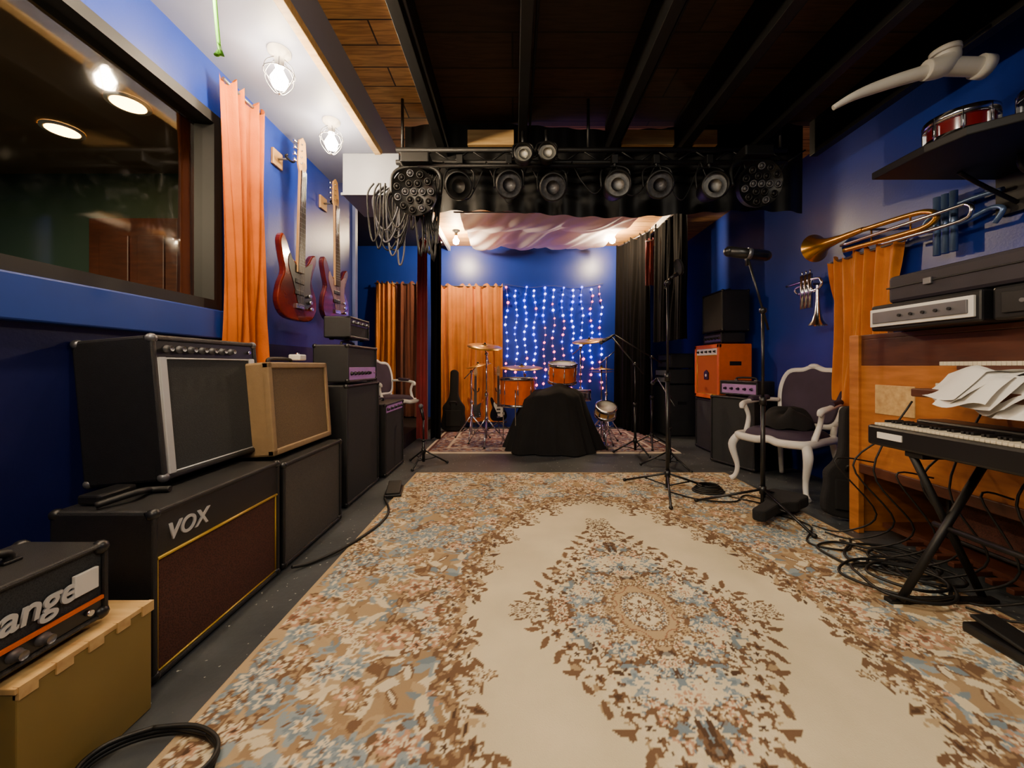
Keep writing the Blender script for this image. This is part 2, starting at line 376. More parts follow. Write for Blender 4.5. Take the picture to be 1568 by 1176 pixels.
# ---------------------------------------------------------------- rugs
def sRGB(*c): return np.array(lin(c))
def rugmesh(name,x0,x1,y0,y1,Cq,step,z=.012):
    C=np.concatenate([Cq[:,::-1],Cq[:,1:]],1); C=np.concatenate([C[::-1],C[1:]],0)
    ny,nx,_=C.shape
    xs=np.linspace(x0,x1,nx); ys=np.linspace(y0,y1,ny); X,Y=np.meshgrid(xs,ys)
    co=np.stack([X,Y,np.full_like(X,z)],-1).reshape(-1,3)
    idx=np.arange(nx*ny).reshape(ny,nx)
    q=np.stack([idx[:-1,:-1],idx[:-1,1:],idx[1:,1:],idx[1:,:-1]],-1).reshape(-1,4)
    co[idx[0],2]=0.001; co[idx[-1],2]=0.001; co[idx[:,0],2]=0.001; co[idx[:,-1],2]=0.001
    me=bpy.data.meshes.new(name); me.vertices.add(len(co)); me.vertices.foreach_set('co',co.ravel())
    me.loops.add(q.size); me.loops.foreach_set('vertex_index',q.ravel().astype(np.int32))
    me.polygons.add(len(q)); me.polygons.foreach_set('loop_start',np.arange(0,q.size,4,dtype=np.int32)); me.update(calc_edges=True)
    a=me.color_attributes.new('Col','FLOAT_COLOR','POINT'); cc=np.ones((nx*ny,4)); cc[:,:3]=C.reshape(-1,3); a.data.foreach_set('color',cc.ravel())
    m=bpy.data.materials.new(name+'_wool'); m.use_nodes=True; n=m.node_tree.nodes; l=m.node_tree.links; p=n['Principled BSDF']
    at=n.new('ShaderNodeAttribute'); at.attribute_name='Col'; tc=n.new('ShaderNodeTexCoord')
    nz=n.new('ShaderNodeTexNoise'); nz.inputs['Scale'].default_value=220; l.new(tc.outputs['Object'],nz.inputs['Vector'])
    n2=n.new('ShaderNodeTexNoise'); n2.inputs['Scale'].default_value=2.5; n2.inputs['Detail'].default_value=6; l.new(tc.outputs['Object'],n2.inputs['Vector'])
    r=n.new('ShaderNodeMapRange'); r.inputs[1].default_value=.3; r.inputs[2].default_value=.7; r.inputs[3].default_value=.78; r.inputs[4].default_value=1.0; l.new(n2.outputs['Fac'],r.inputs[0])
    mx=n.new('ShaderNodeMix'); mx.data_type='RGBA'; mx.blend_type='MULTIPLY'; mx.inputs[0].default_value=1
    l.new(at.outputs['Color'],mx.inputs[6]); l.new(r.outputs[0],mx.inputs[7]); l.new(mx.outputs[2],p.inputs['Base Color'])
    bp=n.new('ShaderNodeBump'); bp.inputs['Strength'].default_value=.5; bp.inputs['Distance'].default_value=.004; l.new(nz.outputs['Fac'],bp.inputs['Height']); l.new(bp.outputs[0],p.inputs['Normal'])
    p.inputs['Roughness'].default_value=.95; p.inputs['Specular IOR Level'].default_value=.15
    me.materials.append(m)
    o=bpy.data.objects.new(name,me); COL.objects.link(o); return o
class Paint:
    def __init__(s,hu,hv,step):
        s.u=np.arange(0,hu+step/2,step); s.v=np.arange(0,hv+step/2,step); s.U,s.V=np.meshgrid(s.u,s.v); s.step=step
        s.C=np.zeros(s.U.shape+(3,))
    def win(s,cx,cy,r):
        i0=max(0,int((cx-r)/s.step)); i1=min(len(s.u),int((cx+r)/s.step)+2); j0=max(0,int((cy-r)/s.step)); j1=min(len(s.v),int((cy+r)/s.step)+2)
        return slice(j0,j1),slice(i0,i1)
    def flower(s,cx,cy,r,n,rot,cols):
        w=s.win(cx,cy,r*1.1)
        if s.U[w].size==0: return
        dx=s.U[w]-cx; dy=s.V[w]-cy; rr=np.hypot(dx,dy)/r; th=np.arctan2(dy,dx); e=.74+.26*np.cos(n*th+rot); C=s.C[w]
        for f,c in zip((1,.68,.42,.2),cols): C[rr<e*f]=c
    def leaf(s,cx,cy,L,W,rot,c,c2=None):
        w=s.win(cx,cy,L)
        if s.U[w].size==0: return
        dx=s.U[w]-cx; dy=s.V[w]-cy; a=dx*math.cos(rot)+dy*math.sin(rot); b_=-dx*math.sin(rot)+dy*math.cos(rot)
        b_=b_-.25*W*np.sin(a/L*3); k=(np.abs(a/L)**1.6+np.abs(b_/W)**1.3); C=s.C[w]; C[k<1]=c
        if c2 is not None: C[k<.4]=c2
cream=sRGB(222,208,174); lcream=sRGB(226,213,182); tan=sRGB(156,130,98); ltan=sRGB(184,160,124); brown=sRGB(116,90,68); dbrown=sRGB(84,64,50); blue=sRGB(122,138,148); lblue=sRGB(146,160,166); peach=sRGB(194,150,120); rust=sRGB(150,106,84)
def main_rug():
    st=.006; HU=1.578; HV=2.208; P=Paint(HU,HV,st); U,V=P.U,P.V
    e=np.sqrt((U/.80)**2+(V/1.40)**2)
    t=np.clip((e-1)/.8,0,1)[...,None]
    P.C[:]=tan*(1-t)+ltan*t
    rnd=random.Random(3)
    def pal():
        return rnd.choice([[brown,lcream,peach,dbrown],[blue,lcream,blue,brown],[lcream,tan,lcream,rust],[peach,lcream,rust,brown],[brown,ltan,lcream,brown],[lblue,blue,lcream,tan],[lcream,lblue,brown,lcream],[tan,peach,lcream,brown]])
    for i in range(2000):
        u=rnd.uniform(0,HU); v=rnd.uniform(0,2.2); ee=math.hypot(u/.80,v/1.40)
        if ee<1.02: continue
        P.leaf(u,v,rnd.uniform(.03,.065),rnd.uniform(.013,.026),rnd.uniform(0,pi),rnd.choice([brown,brown,lcream,ltan,blue,lblue,cream,tan,tan]),rnd.choice([None,tan,lcream]))
    for i in range(360):
        u=rnd.uniform(0,HU); v=rnd.uniform(0,2.2); ee=math.hypot(u/.80,v/1.40)
        if ee<1.04: continue
        P.flower(u,v,rnd.uniform(.04,.085),rnd.choice([5,6,8]),rnd.uniform(0,6),pal())
    d=np.minimum(HU-U,HV-V); P.C[(d<.03)]=ltan
    for i in range(0,60):
        a=i/59*pi/2; k=1.02+.05*math.sin(i*1.3); u=.80*math.cos(a)*k; v=1.40*math.sin(a)*k
        P.flower(u,v,.055+.022*math.sin(i*2.1),5,i,[brown,tan,lcream,dbrown] if i%3 else [tan,brown,lcream,peach])
        for s_ in(-1,1):
            P.leaf(u-.05*math.cos(a+s_),v-.06*math.sin(a+s_),.04,.014,a+s_*.8,[tan,brown,ltan][i%3],dbrown if i%2 else None)
    for a in (.30,.62,.92,1.22):
        for k in range(6):
            f=1.0-.028*k; u=.80*math.cos(a)*f; v=1.40*math.sin(a)*f; r=.065*(1-k/8)
            P.flower(u,v,r,5,k,[brown,ltan,lcream,dbrown] if k%2 else [tan,lcream,brown,tan])
            P.leaf(u+.05,v-.05,.035,.012,a+k,brown); P.leaf(u-.05,v+.05,.035,.012,a-k,tan)
    MU,MV=.49,.86
    ang=np.arctan2(V/MV,U/MU); rr=np.sqrt((U/MU)**2+(V/MV)**2)
    lim=1/(np.abs(np.cos(ang))**1.25+np.abs(np.sin(ang))**1.25)**(1/1.25)*(1+.05*np.cos(16*ang))
    med=(rr<lim)
    base=np.where((rr<lim*.78)[...,None],tan*.35+blue*.5,ltan*.85)
    P.C[med]=base[med]
    for i in range(1100):
        u=rnd.uniform(0,.52); v=rnd.uniform(0,.92)
        if u/MU+v/MV>1.03: continue
        P.leaf(u,v,rnd.uniform(.02,.045),rnd.uniform(.009,.018),rnd.uniform(0,pi),rnd.choice([brown,dbrown,dbrown,lcream,blue,blue,brown,tan]),rnd.choice([None,tan]))
    for i in range(140):
        u=rnd.uniform(0,.52); v=rnd.uniform(0,.92)
        if u/MU+v/MV>.95: continue
        P.flower(u,v,rnd.uniform(.03,.06),rnd.choice([5,6,8]),rnd.uniform(0,6),pal())
    for i in range(24):
        f=i/23; u=MU*(1-f); v=MV*f
        P.flower(u,v,.056+.024*math.sin(i*2.2),5,i*1.1,[brown,tan,lcream,dbrown] if i%2 else [tan,lcream,brown,dbrown])
        P.leaf(u+.05,v+.05,.042,.014,rnd.uniform(0,3),[brown,tan][i%2])
    for k in range(8):
        P.flower(.05*(k%2),MV+.025*k-.03,.055*(1-k/12),5,k,[brown,tan,lcream,dbrown]); P.flower(MU+.014*k,.03*(k%2),.055*(1-k/11),5,k,[tan,brown,lcream,brown])
    r2=np.sqrt((U/.12)**2+(V/.17)**2); th=np.arctan2(V,U); s8=1+.1*np.cos(8*th)
    for f,c in((1.32,ltan),(1.05,rust),(1.0,ltan),(.6,tan),(.5,lcream)):
        P.C[r2<f*s8]=c
    P.flower(0,0,.075,8,0,[brown,lcream,brown,peach])
    for i in range(10):
        a=i/9*pi/2; P.flower(.145*math.cos(a),.205*math.sin(a),.026,5,i,[brown,ltan,lcream,brown]); P.flower(.082*math.cos(a),.12*math.sin(a),.022,5,i,[brown,lcream,blue,brown])
    base=tan*(1-t)+ltan*t
    unt=(np.abs(P.C-base).sum(-1)<1e-6)&(e<1.03)
    P.C[unt]=cream
    return P,st
P,st=main_rug()
rugmesh('floral_area_rug',-1.0,2.156,-.5,3.92,P.C,st)
def stage_rug():
    st=.012; P=Paint(1.6,.96,st); P.C[:]=sRGB(150,118,108); rnd=random.Random(5)
    d=np.minimum(1.6-P.U,.96-P.V)
    for i in range(1500):
        P.leaf(rnd.uniform(0,1.6),rnd.uniform(0,.96),rnd.uniform(.02,.06),rnd.uniform(.01,.025),rnd.uniform(0,3),rnd.choice([sRGB(190,174,158),sRGB(90,70,78),sRGB(125,78,72),sRGB(125,125,140)]))
    P.C[(d<.3)&(d>.26)]=sRGB(205,190,172); P.C[d<.05]=sRGB(205,190,170); P.C[(d<.08)&(d>.05)]=sRGB(90,56,56)
    return P
P2=stage_rug(); rugmesh('persian_stage_rug',-1.15,2.1,4.8,6.6,P2.C,.012,z=.014)
# ---------------------------------------------------------------- amps
def amp(name,loc,rz,w,d,h,tilt=0,shell=TOLEX,grille=GRBLK,fr=.02,panel=None,pipe=None,strips=False,corner=None,logo=None,handle='top',inset=.018,feet=True,band=None,extra=None):
    b=B(name,T(*loc)@R(rz,'Z')@R(tilt,'X')); hw=w/2; y0=-d/2; y1=d/2; f0=.012 if feet else 0
    b.box(-hw,hw,y0+inset,y1,f0,h,shell,.012)
    b.box(-hw,-hw+fr,y0,y0+inset+.02,f0,h,shell,.007); b.box(hw-fr,hw,y0,y0+inset+.02,f0,h,shell,.007)
    b.box(-hw,hw,y0,y0+inset+.02,h-fr,h,shell,.007); b.box(-hw,hw,y0,y0+inset+.02,f0,f0+fr,shell,.007)
    zt=h-fr; zb=f0+fr
    if panel:
        ph,pm,nk,pos=panel[:4]
        if pos=='top': zz1=zt; zz0=zt-ph; zt=zz0
        elif pos=='bottom': zz0=zb; zz1=zb+ph; zb=zz1
        else: zz0=zb; zz1=zt; 
        b.box(-hw+fr,hw-fr,y0+.008,y0+inset+.004,zz0,zz1,pm,.002)
        for k in range(nk):
            x=-hw+fr+.05+(w-2*fr-.1)*k/max(nk-1,1)*(.75 if nk>5 else 1); zc=(zz0+zz1)/2
            b.lathe([(0,.026),(.011,.026),(.013,.012),(.017,.004),(.017,0)],PLAS if pm is not PLAS else STEEL,12,T(x,y0+.008,zc)@R(pi/2,'X'))
        b.cyl((hw-fr-.04,y0+.008,(zz0+zz1)/2),(hw-fr-.04,y0-.006,(zz0+zz1)/2),.008,CHR,10)
    if panel is None or panel[3]!='full':
        b.box(-hw+fr,hw-fr,y0+inset-.006,y0+inset+.004,zb,zt,grille)
        if pipe:
            q=y0+inset-.008; a=hw-fr-.004
            for p,q2 in(((-a,q,zb+.004),(a,q,zb+.004)),((-a,q,zt-.004),(a,q,zt-.004)),((-a,q,zb+.004),(-a,q,zt-.004)),((a,q,zb+.004),(a,q,zt-.004))):
                b.cyl(p,q2,.004,pipe,6)
        if band:
            bz,bm,hh=band
            b.box(-hw+fr,hw-fr,y0+inset-.012,y0+inset,bz,zt,shell); b.cyl((-hw+fr,y0+inset-.012,bz),(hw-fr,y0+inset-.012,bz),.006,bm,8)
    if strips:
        for sx in(-1,1):
            b.box(sx*(hw-fr-.022)-.016,sx*(hw-fr-.022)+.016,y0-.002,y0+inset,zb,zt,SILV,.003)
    if corner:
        for sx in(-1,1):
            for sz in(f0,h):
                for yy in (y0,y1):
                    b.sph((sx*(hw-.014),yy+(.014 if yy<0 else -.014),sz+(.014 if sz<h/2 else -.014)),.021,corner,sub=2)
    if handle=='top':
        b.tube([(-.12,0,h),(-.11,0,h+.028),(0,0,h+.034),(.11,0,h+.028),(.12,0,h)],.011,RUB,8,5)
        for sx in(-1,1): b.box(sx*.12-.02,sx*.12+.02,-.016,.016,h,h+.008,corner or STEEL,.003)
    elif handle=='side':
        for sx in(-1,1): b.box(sx*hw-.004,sx*hw+.004,-.07,.07,h*.62,h*.62+.05,PLAS,.003)
    if feet:
        for sx in(-1,1):
            for yy in(y0+.05,y1-.04): b.cyl((sx*(hw-.06),yy,0),(sx*(hw-.06),yy,.014),.018,RUB,12)
    if logo:
        tx,sz,lm,lx,lz=logo
        b.text(tx,sz,lm,T(lx,y0+inset-.014,lz)@R(pi/2,'X'))
    if extra: extra(b,hw,y0,y1,h)
    return b.done()
L90=pi/2
def orange_extra(b,hw,y0,y1,h):
    b.box(-hw+.015,hw-.015,y0+.001,y0+.008,.068,.078,ORG); b.box(hw-.09,hw-.03,y0-.001,y0+.01,.11,.17,PAPER,.002)
def crest_extra(b,hw,y0,y1,h):
    b.poly([(-.05,.25),(.05,.25),(.055,.34),(0,.37),(-.055,.34)],y0-.002,y0+.012,PLAS,.002); b.sph((0,y0-.002,.30),.02,WHITE,sc=(1,.3,1))
# left row
amp('guitar_speaker_cabinet',(-1.41,1.665,0),L90,.71,.36,.6,grille=GRBRN,corner=PLAS,handle=None,pipe=GOLD,band=(.43,GOLD,0),logo=('VOX',.085,SILV,-.21,.475))
amp('guitar_combo_amp',(-1.575,1.865,.605),L90,.63,.33,.61,tilt=-.09,shell=TOLEX,grille=GRBLK,panel=(.07,PLAS,7,'top'),strips=True,corner=STEEL,pipe=SILV,handle=None,fr=.022)
amp('guitar_speaker_cabinet',(-1.4,2.4,0),L90,.69,.34,.575,grille=GRGRY,corner=PLAS,handle='side')
amp('tan_combo_amp',(-1.44,2.425,.582),L90,.66,.27,.53,tilt=-.07,shell=TAN,grille=GRTAN,fr=.035,handle='top')
amp('tall_speaker_cabinet',(-1.47,3.3,0),L90,.7,.38,.95,grille=GRBLK,corner=PLAS,handle='side')
amp('amplifier_head',(-1.42,3.28,.955),L90,.62,.28,.31,panel=(.1,PINK,6,'bottom'),corner=PLAS,handle='top')
amp('small_practice_amp',(-1.44,3.33,1.315),L90,.42,.22,.19,panel=(.05,PLAS,4,'top'),handle=None)
amp('bass_combo_amp',(-1.42,4.05,0),L90,.6,.34,.72,corner=PLAS,panel=(.07,PINK,5,'top'),handle='top')
amp('amplifier_head',(-1.33,.89,.352),L90,.5,.26,.23,grille=GRBLK,fr=.014,logo=('Orange',.09,SILV,.03,.11),panel=(.045,PLAS,6,'bottom'),handle='top',corner=PLAS,extra=orange_extra)
b=B('wooden_speaker_box'); b.box(-1.55,-1.165,.9,1.235,.0,.33,MUST,.004); b.box(-1.55,-1.163,.895,1.238,.33,.345,WOODL,.002)
for k in range(9):
    if k%2==0:
        b.box(-1.175,-1.16,.9+k*.0375,.9+(k+1)*.0375,.315,.346,WOODL)
b.done()
# right row (face -X)
R90=-pi/2
amp('guitar_speaker_cabinet',(2.6,6.25,0),R90,.62,.5,.8,grille=GRBLK,corner=PLAS,handle='side')
amp('amplifier_head',(2.6,6.25,.805),R90,.58,.4,.24,panel=(.18,SILV,8,'full'),handle=None)
amp('rack_mixer',(2.62,6.25,1.05),R90,.56,.36,.24,panel=(.18,STEEL,8,'full'),handle=None)
amp('guitar_speaker_cabinet',(2.7,4.92,0),R90,.64,.45,.67,grille=GRBLK,corner=PLAS,handle='side')
amp('orange_speaker_cabinet',(2.66,4.92,.675),R90,.62,.4,.69,shell=ORG,grille=GRORG,pipe=GOLD,handle='side',fr=.05,panel=(.08,WHITE,5,'top'),extra=crest_extra)
amp('amplifier_head',(2.7,4.95,1.37),R90,.45,.3,.14,panel=(.1,STEEL,5,'full'),handle=None,corner=None)
amp('black_combo_amp',(2.72,4.95,1.515),R90,.5,.34,.52,grille=GRGRY,corner=PLAS,handle='top')
amp('guitar_speaker_cabinet',(2.55,4.25,0),R90+.35,.55,.4,.76,grille=GRBLK,corner=PLAS,handle='side')
amp('amplifier_head',(2.56,4.23,.765),R90+.35,.46,.26,.17,panel=(.1,PINK,5,'bottom'),handle='top')
b=B('effects_pedal'); b.box(-1.55,-1.47,1.36,1.5,.605,.64,PLAS,.008); b.tube([(-1.45,1.33,.615),(-1.4,1.42,.63),(-1.42,1.5,.615),(-1.36,1.52,.612)],.012,RUB,8,6); b.done()
b=B('tuner_pedal'); b.box(-1.5,-1.42,2.55,2.63,1.135,1.175,WHITE,.008); b.cyl((-1.46,2.59,1.17),(-1.46,2.59,1.185),.012,CHR); b.done()
b=B('wah_pedal',T(-1.03,3.3,0)@R(.2,'Z')); b.box(-.07,.07,-.13,.13,0,.035,PLAS,.008); b.box(-.055,.055,-.12,.12,.05,.068,RUB,.006,M=R(.15,'X')); b.box(-.02,.02,-.03,.03,.03,.06,STEEL); b.done()
# ---------------------------------------------------------------- guitars
def bassguitar(name,M,body=SUNB,guard=PLAS,neckm=MAPLE,fb=ROSE,scl=1.0):
    b=B(name,M@Matrix.Scale(scl,4))
    out=[(0,0),(.12,.015),(.175,.09),(.165,.18),(.125,.26),(.135,.33),(.165,.41),(.155,.455),(.12,.44),(.075,.375),(.03,.365),(-.03,.365),(-.07,.385),(-.115,.47),(-.15,.5),(-.17,.45),(-.15,.36),(-.13,.28),(-.165,.19),(-.175,.09),(-.12,.015)]
    b.poly(out,-.02,.02,body,.008,n=4)
    g=[(.0,.10),(.08,.09),(.12,.15),(.10,.24),(.11,.33),(.12,.39),(.05,.345),(0,.33),(-.06,.36),(-.09,.40),(-.10,.33),(-.06,.24),(-.03,.17)]
    b.poly(g,-.0235,-.019,guard,0,n=4)
    b.poly([(-.03,.30),(.03,.30),(.022,.94),(-.022,.94)],-.032,-.012,neckm,.003)
    b.poly([(-.03,.30),(.03,.30),(.022,.94),(-.022,.94)],-.037,-.032,fb)
    for k in range(20):
        z=.94-(.94-.03)*(1-2**(-k/12.0))*.98
        if z<.32: break
        b.box(-.027,.027,-.0385,-.036,z-.001,z+.001,STEEL)
    b.poly([(-.024,.94),(.024,.94),(.04,.98),(.036,1.06),(.025,1.14),(.0,1.16),(-.03,1.13),(-.035,1.05),(-.038,.98)],-.026,-.012,neckm,.003)
    for k in range(4):
        zz=.985+k*.04
        b.cyl((-.018,-.026,zz),(-.018,-.036,zz),.005,CHR,8); b.cyl((-.035,-.018,zz),(-.062,-.018,zz),.004,CHR,8); b.sph((-.068,-.018,zz),.012,CHR,sc=(.5,.9,1.2))
    for k in range(4):
        x=-.018+k*.012; b.tube([(x*1.3,-.036,.09),(x*.95,-.041,.93),(x*.6,-.034,1.0)],.0012,CHR,4)
    b.box(-.035,.035,-.034,-.02,.075,.105,CHR,.003)
    b.box(-.04,.04,-.03,-.02,.16,.19,PLAS,.004); b.box(-.04,.04,-.03,-.02,.23,.26,PLAS,.004)
    for k in range(3): b.cyl((.085+.01*k,-.02,.17-.04*k),(.085+.01*k,-.042,.17-.04*k),.011,CHR,12)
    return b.done()
def hanger(y,z):
    b=B('guitar_hanger'); b.box(LW,LW+.02,y-.06,y+.06,z-.06,z+.06,MAPLE,.004); b.cyl((LW+.02,y,z),(LW+.1,y,z),.008,STEEL)
    b.tube([(LW+.12,y-.045,z+.01),(LW+.1,y-.04,z),(LW+.1,y+.04,z),(LW+.12,y+.045,z+.01)],.008,RUB,8,4); b.done()
bassguitar('bass_guitar',T(-1.66,2.92,1.44)@R(L90-.12,'Z')@R(.03,'Y'),scl=1.22,fb=mat('ebony',(40,30,26),.3)); hanger(2.9,2.66)
bassguitar('bass_guitar',T(-1.68,3.6,1.5)@R(L90-.15,'Z')@R(-.02,'Y'),scl=1.15,body=mat('dark_burst',(104,32,32),.15,c2=(48,15,18),coat=.8),guard=mat('pearl_guard',(140,104,104),.3)); hanger(3.6,2.62)
def gstand(x,y,rz):
    b=B('guitar_floor_stand',T(x,y,.014)@R(rz,'Z'))
    for a in(.4,2.74,4.71): b.tube([(0,0,.16),(.22*math.cos(a),.22*math.sin(a),.012)],.008,PLAS,8)
    b.cyl((0,0,.1),(0,.08,.66),.009,PLAS); b.tube([(-.12,-.14,.19),(-.1,-.02,.16),(.1,-.02,.16),(.12,-.14,.19)],.008,RUB,8,5); b.tube([(-.05,.0,.72),(-.03,.08,.66),(.03,.08,.66),(.05,0,.72)],.008,RUB,8,4); return b.done()
gstand(-.62,6.25,0); gstand(-.25,6.3,.1)
bassguitar('electric_guitar',T(-.62,6.16,.2)@R(-.09,'X'),scl=.78,body=mat('amber_top',(190,95,30),.2,c2=(110,45,16),coat=.6),guard=PLAS)
bassguitar('electric_guitar',T(-.25,6.22,.2)@R(.1,'Z')@R(-.09,'X'),scl=.78,body=mat('black_lacquer',(18,16,18),.15,coat=.8),guard=WHITE)
def gigbag(name,M,scl=1):
    b=B(name,M@Matrix.Scale(scl,4))
    out=[(0,0),(.17,.02),(.21,.12),(.19,.3),(.19,.42),(.12,.52),(.075,.65),(.07,.95),(.06,1.04),(0,1.07),(-.06,1.04),(-.07,.95),(-.075,.65),(-.12,.52),(-.19,.42),(-.19,.3),(-.21,.12),(-.17,.02)]
    b.poly(out,-.06,.06,BLKC,.02,n=4); b.poly([(-.13,.08),(.13,.08),(.14,.36),(-.14,.36)],-.085,-.055,BLKC,.01)
    b.tube([(-.05,-.07,.45),(-.05,-.1,.5),(.05,-.1,.5),(.05,-.07,.45)],.01,RUB,8,4); return b.done()
gigbag('guitar_gig_bag',T(-1.0,6.35,.02)@R(-.12,'X'),.95)
gigbag('guitar_gig_bag',T(2.16,3.0,.085)@R(.6,'Z')@R(pi/2-.02,'X')@R(-1.5,'Y'),.62)
gigbag('guitar_gig_bag',T(2.36,2.72,.02)@R(-.25,'Z')@R(-.12,'X')@R(.08,'Y'),.74)
# ---------------------------------------------------------------- drums
def drum(name,M,r,h,m,legs=0,head=HEAD,base=None,lugs=8):
    b=B(name,M)
    b.lathe([(0,0),(r-.004,0),(r-.004,.002)],head,40); b.lathe([(r,0.01),(r,h-.01)],m,40); b.lathe([(r-.004,h-.002),(r-.01,h),(0,h)],head,40)
    for z in(0,h-.03): b.lathe([(r,z-.004),(r+.014,z-.004),(r+.014,z+.034),(r-.003,z+.034)],CHR,40)
    for k in range(lugs):
        a=2*pi*k/lugs; c,s=math.cos(a),math.sin(a); b.cyl((c*(r+.012),s*(r+.012),0.0),(c*(r+.012),s*(r+.012),h),.0035,CHR,6)
        b.box(-.01,.014,-.01,.01,h*.5-.03,h*.5+.03,CHR,.003,M=R(a,'Z')@T(r,0,0))
    for k in range(legs):
        a=2*pi*k/legs+.4; c,s=math.cos(a),math.sin(a); zb=-(base or .5)
        b.tube([(c*(r+.02),s*(r+.02),h*.6),(c*(r+.02),s*(r+.02),zb+.12),(c*(r+.06),s*(r+.06),zb)],.008,CHR,8,4)
    return b.done()
drum('floor_tom',T(.05,5.15,.56),.23,.38,DRUMO,3,base=.54)
drum('rack_tom',T(.66,5.25,.87)@R(.2,'X'),.185,.27,DRUMO)
drum('snare_drum',T(.88,5.36,.62),.18,.14,CHR)
def pole(name,x,y,z0,top,legs=.3,r=.011,boom=None,cym=None,m=CHR,hub=.35,a0=.5,legz=.012):
    b=B(name,T(x,y,z0))
    b.cyl((0,0,hub*.25),(0,0,top*.55),r*1.35,m); b.cyl((0,0,top*.5),(0,0,top),r*.85,m); b.cyl((0,0,top*.53),(0,0,top*.57),r*2,m)
    b.cyl((0,0,hub-.03),(0,0,hub+.03),r*2,m)
    for k in range(3):
        a=a0+k*2*pi/3; c,s=math.cos(a),math.sin(a)
        b.tube([(c*.015,s*.015,hub),(c*legs,s*legs,legz)],r*.8,m,8); b.tube([(0,0,hub*.35),(c*legs*.5,s*legs*.5,hub*.5)],r*.5,m,6); b.sph((c*legs,s*legs,legz+.003),r*1.4,RUB)
    tip=Vector((0,0,top))
    if boom:
        q=Vector(boom); d=(q-tip).normalized(); b.cyl(tip-d*.15,q,r*.65,m); b.sph(tip,r*2.2,m); tip=q
    if cym:
        cr,tx,ty=cym; M=T(*tip)@R(tx,'X')@R(ty,'Y')
        b.lathe([(0,.022),(cr*.1,.02),(cr*.2,.004),(cr*.5,-.004),(cr,-.016),(cr,-.018),(cr*.5,-.007),(cr*.2,.001),(0,.018)],CYM,48,M); b.cyl((0,0,-.02),(0,0,.045),.006,CHR,M=M); b.sph((0,0,.03),.014,RUB,M=M)
    return b
pole('crash_cymbal',-.38,5.3,.014,1.25,boom=(-.02,-.05,1.36),cym=(.24,.25,.1)).done()
pole('crash_cymbal',-.62,5.6,.014,1.0,boom=(.1,0,1.1),cym=(.19,.1,-.2)).done()
pole('ride_cymbal',.16,5.68,.014,.95,boom=(-.05,-.25,1.07),cym=(.30,.12,0)).done()
pole('crash_cymbal',.98,5.65,.014,1.35,boom=(.12,-.05,1.46),cym=(.25,.2,-.12)).done()
b=pole('hi_hat_stand',1.22,5.35,.014,1.05,cym=(.17,0,0)); b.lathe([(0,-.01),(.04,-.01),(.17,.0),(.17,.002),(.03,-.008)],CYM,40,T(0,0,1.0)); b.box(-.05,.05,-.3,-.05,0.02,.035,CHR,.003); b.done()
b=pole('cymbal_stand',1.42,5.9,.014,1.2,boom=(.12,0,1.3),m=CHR); b.done()
drum('bongo_drum',T(1.2,5.06,.45)@R(.5,'X'),.13,.14,MAPLE)
b=pole('percussion_stand',1.2,5.1,.014,.42,legs=.16); b.done()
b=B('drum_throne',T(.75,5.98,.014))
b.lathe([(0,.44),(.15,.44),(.17,.47),(.165,.52),(.1,.535),(0,.535)],BLKC,32); b.cyl((0,0,.1),(0,0,.45),.016,CHR)
for k in range(3): a=k*2.094; b.tube([(0,0,.25),(.25*math.cos(a),.25*math.sin(a),.012)],.01,CHR)
b.done()
b=B('cloth_covered_bass_drum')
def cv(u,v):
    a=2*pi*u; k=1-v
    if k<.4: prof=.38*(k/.4)**.75; z=.82-.10*(k/.4)**2.2
    else:
        q=(k-.4)/.6; prof=.38+.24*q; z=.72-.705*q
    fold=(.10*math.sin(a*5+1.0)+.08*math.sin(a*11+2)+.04*math.sin(a*19))*max(0,k-.2)
    c,s=math.cos(a),math.sin(a)
    x=prof*(1+fold)*c; y=prof*(1+fold)*s*.62
    return (.50+x,5.0+y,z+.03*math.sin(a*3+1)*(1-abs(2*k-1))+(.04*math.sin(x*8+.5)+.015*math.sin(x*21))*(1-k)**.5)
b.grid(cv,220,50,BLKC,wrapu=True); 
b.lathe([(0,-.15),(.27,-.15),(.28,-.14),(.28,.14),(.27,.15),(0,.15)],DRUMO,40,T(.50,5.0,.31)@R(pi/2,'X'))
b.done()
# ---------------------------------------------------------------- mic stands
def micstand(name,x,y,top,boom,a0,legs=.42,mic='dyn',md=None,z0=.012,hub=.16):
    b=pole(name,x,y,z0,top,legs=legs,m=PLAS,boom=boom,hub=hub,a0=a0,r=.012)
    tip=Vector(boom) if boom else Vector((0,0,top)); d=Vector(md or (0,-1,.1)).normalized()
    if mic=='dyn':
        b.cyl(tip,tip+d*.13,.013,PLAS,r1=.02); b.sph(tip+d*.155,.027,LENSD)
    elif mic=='big':
        b.cyl(tip-d*.13,tip+d*.14,.04,PLAS,20); b.sph(tip+d*.14,.04,PLAS); b.sph(tip-d*.13,.04,PLAS); b.cyl(tip+d*.0,tip+d*.03,.044,STEEL,20)
        b.cyl(tip,tip-Vector((0,0,.09)),.012,PLAS)
    return b
b=micstand('microphone_stand',1.32,3.3,1.8,(.06,.1,1.86),.2,mic='dyn',md=(.6,.3,.35)); b.lathe([(0,0),(.07,0),(.075,.012),(.07,.02),(0,.02)],BLKC,24,T(.13,.1,1.96)@R(1.3,'Y')); b.done()
b=micstand('microphone_stand',1.86,2.87,1.5,(-.09,.05,1.94),.6,legs=.45,mic='big',md=(1,-.1,-.15)); b.done()
micstand('short_microphone_stand',-1.0,4.25,.5,None,.3,legs=.26,mic='dyn',md=(-.2,0,1),z0=0).done()
micstand('short_microphone_stand',1.7,4.2,.75,(-.02,.3,.95),.9,legs=.3,mic='dyn',md=(0,.5,-.2),z0=0).done()
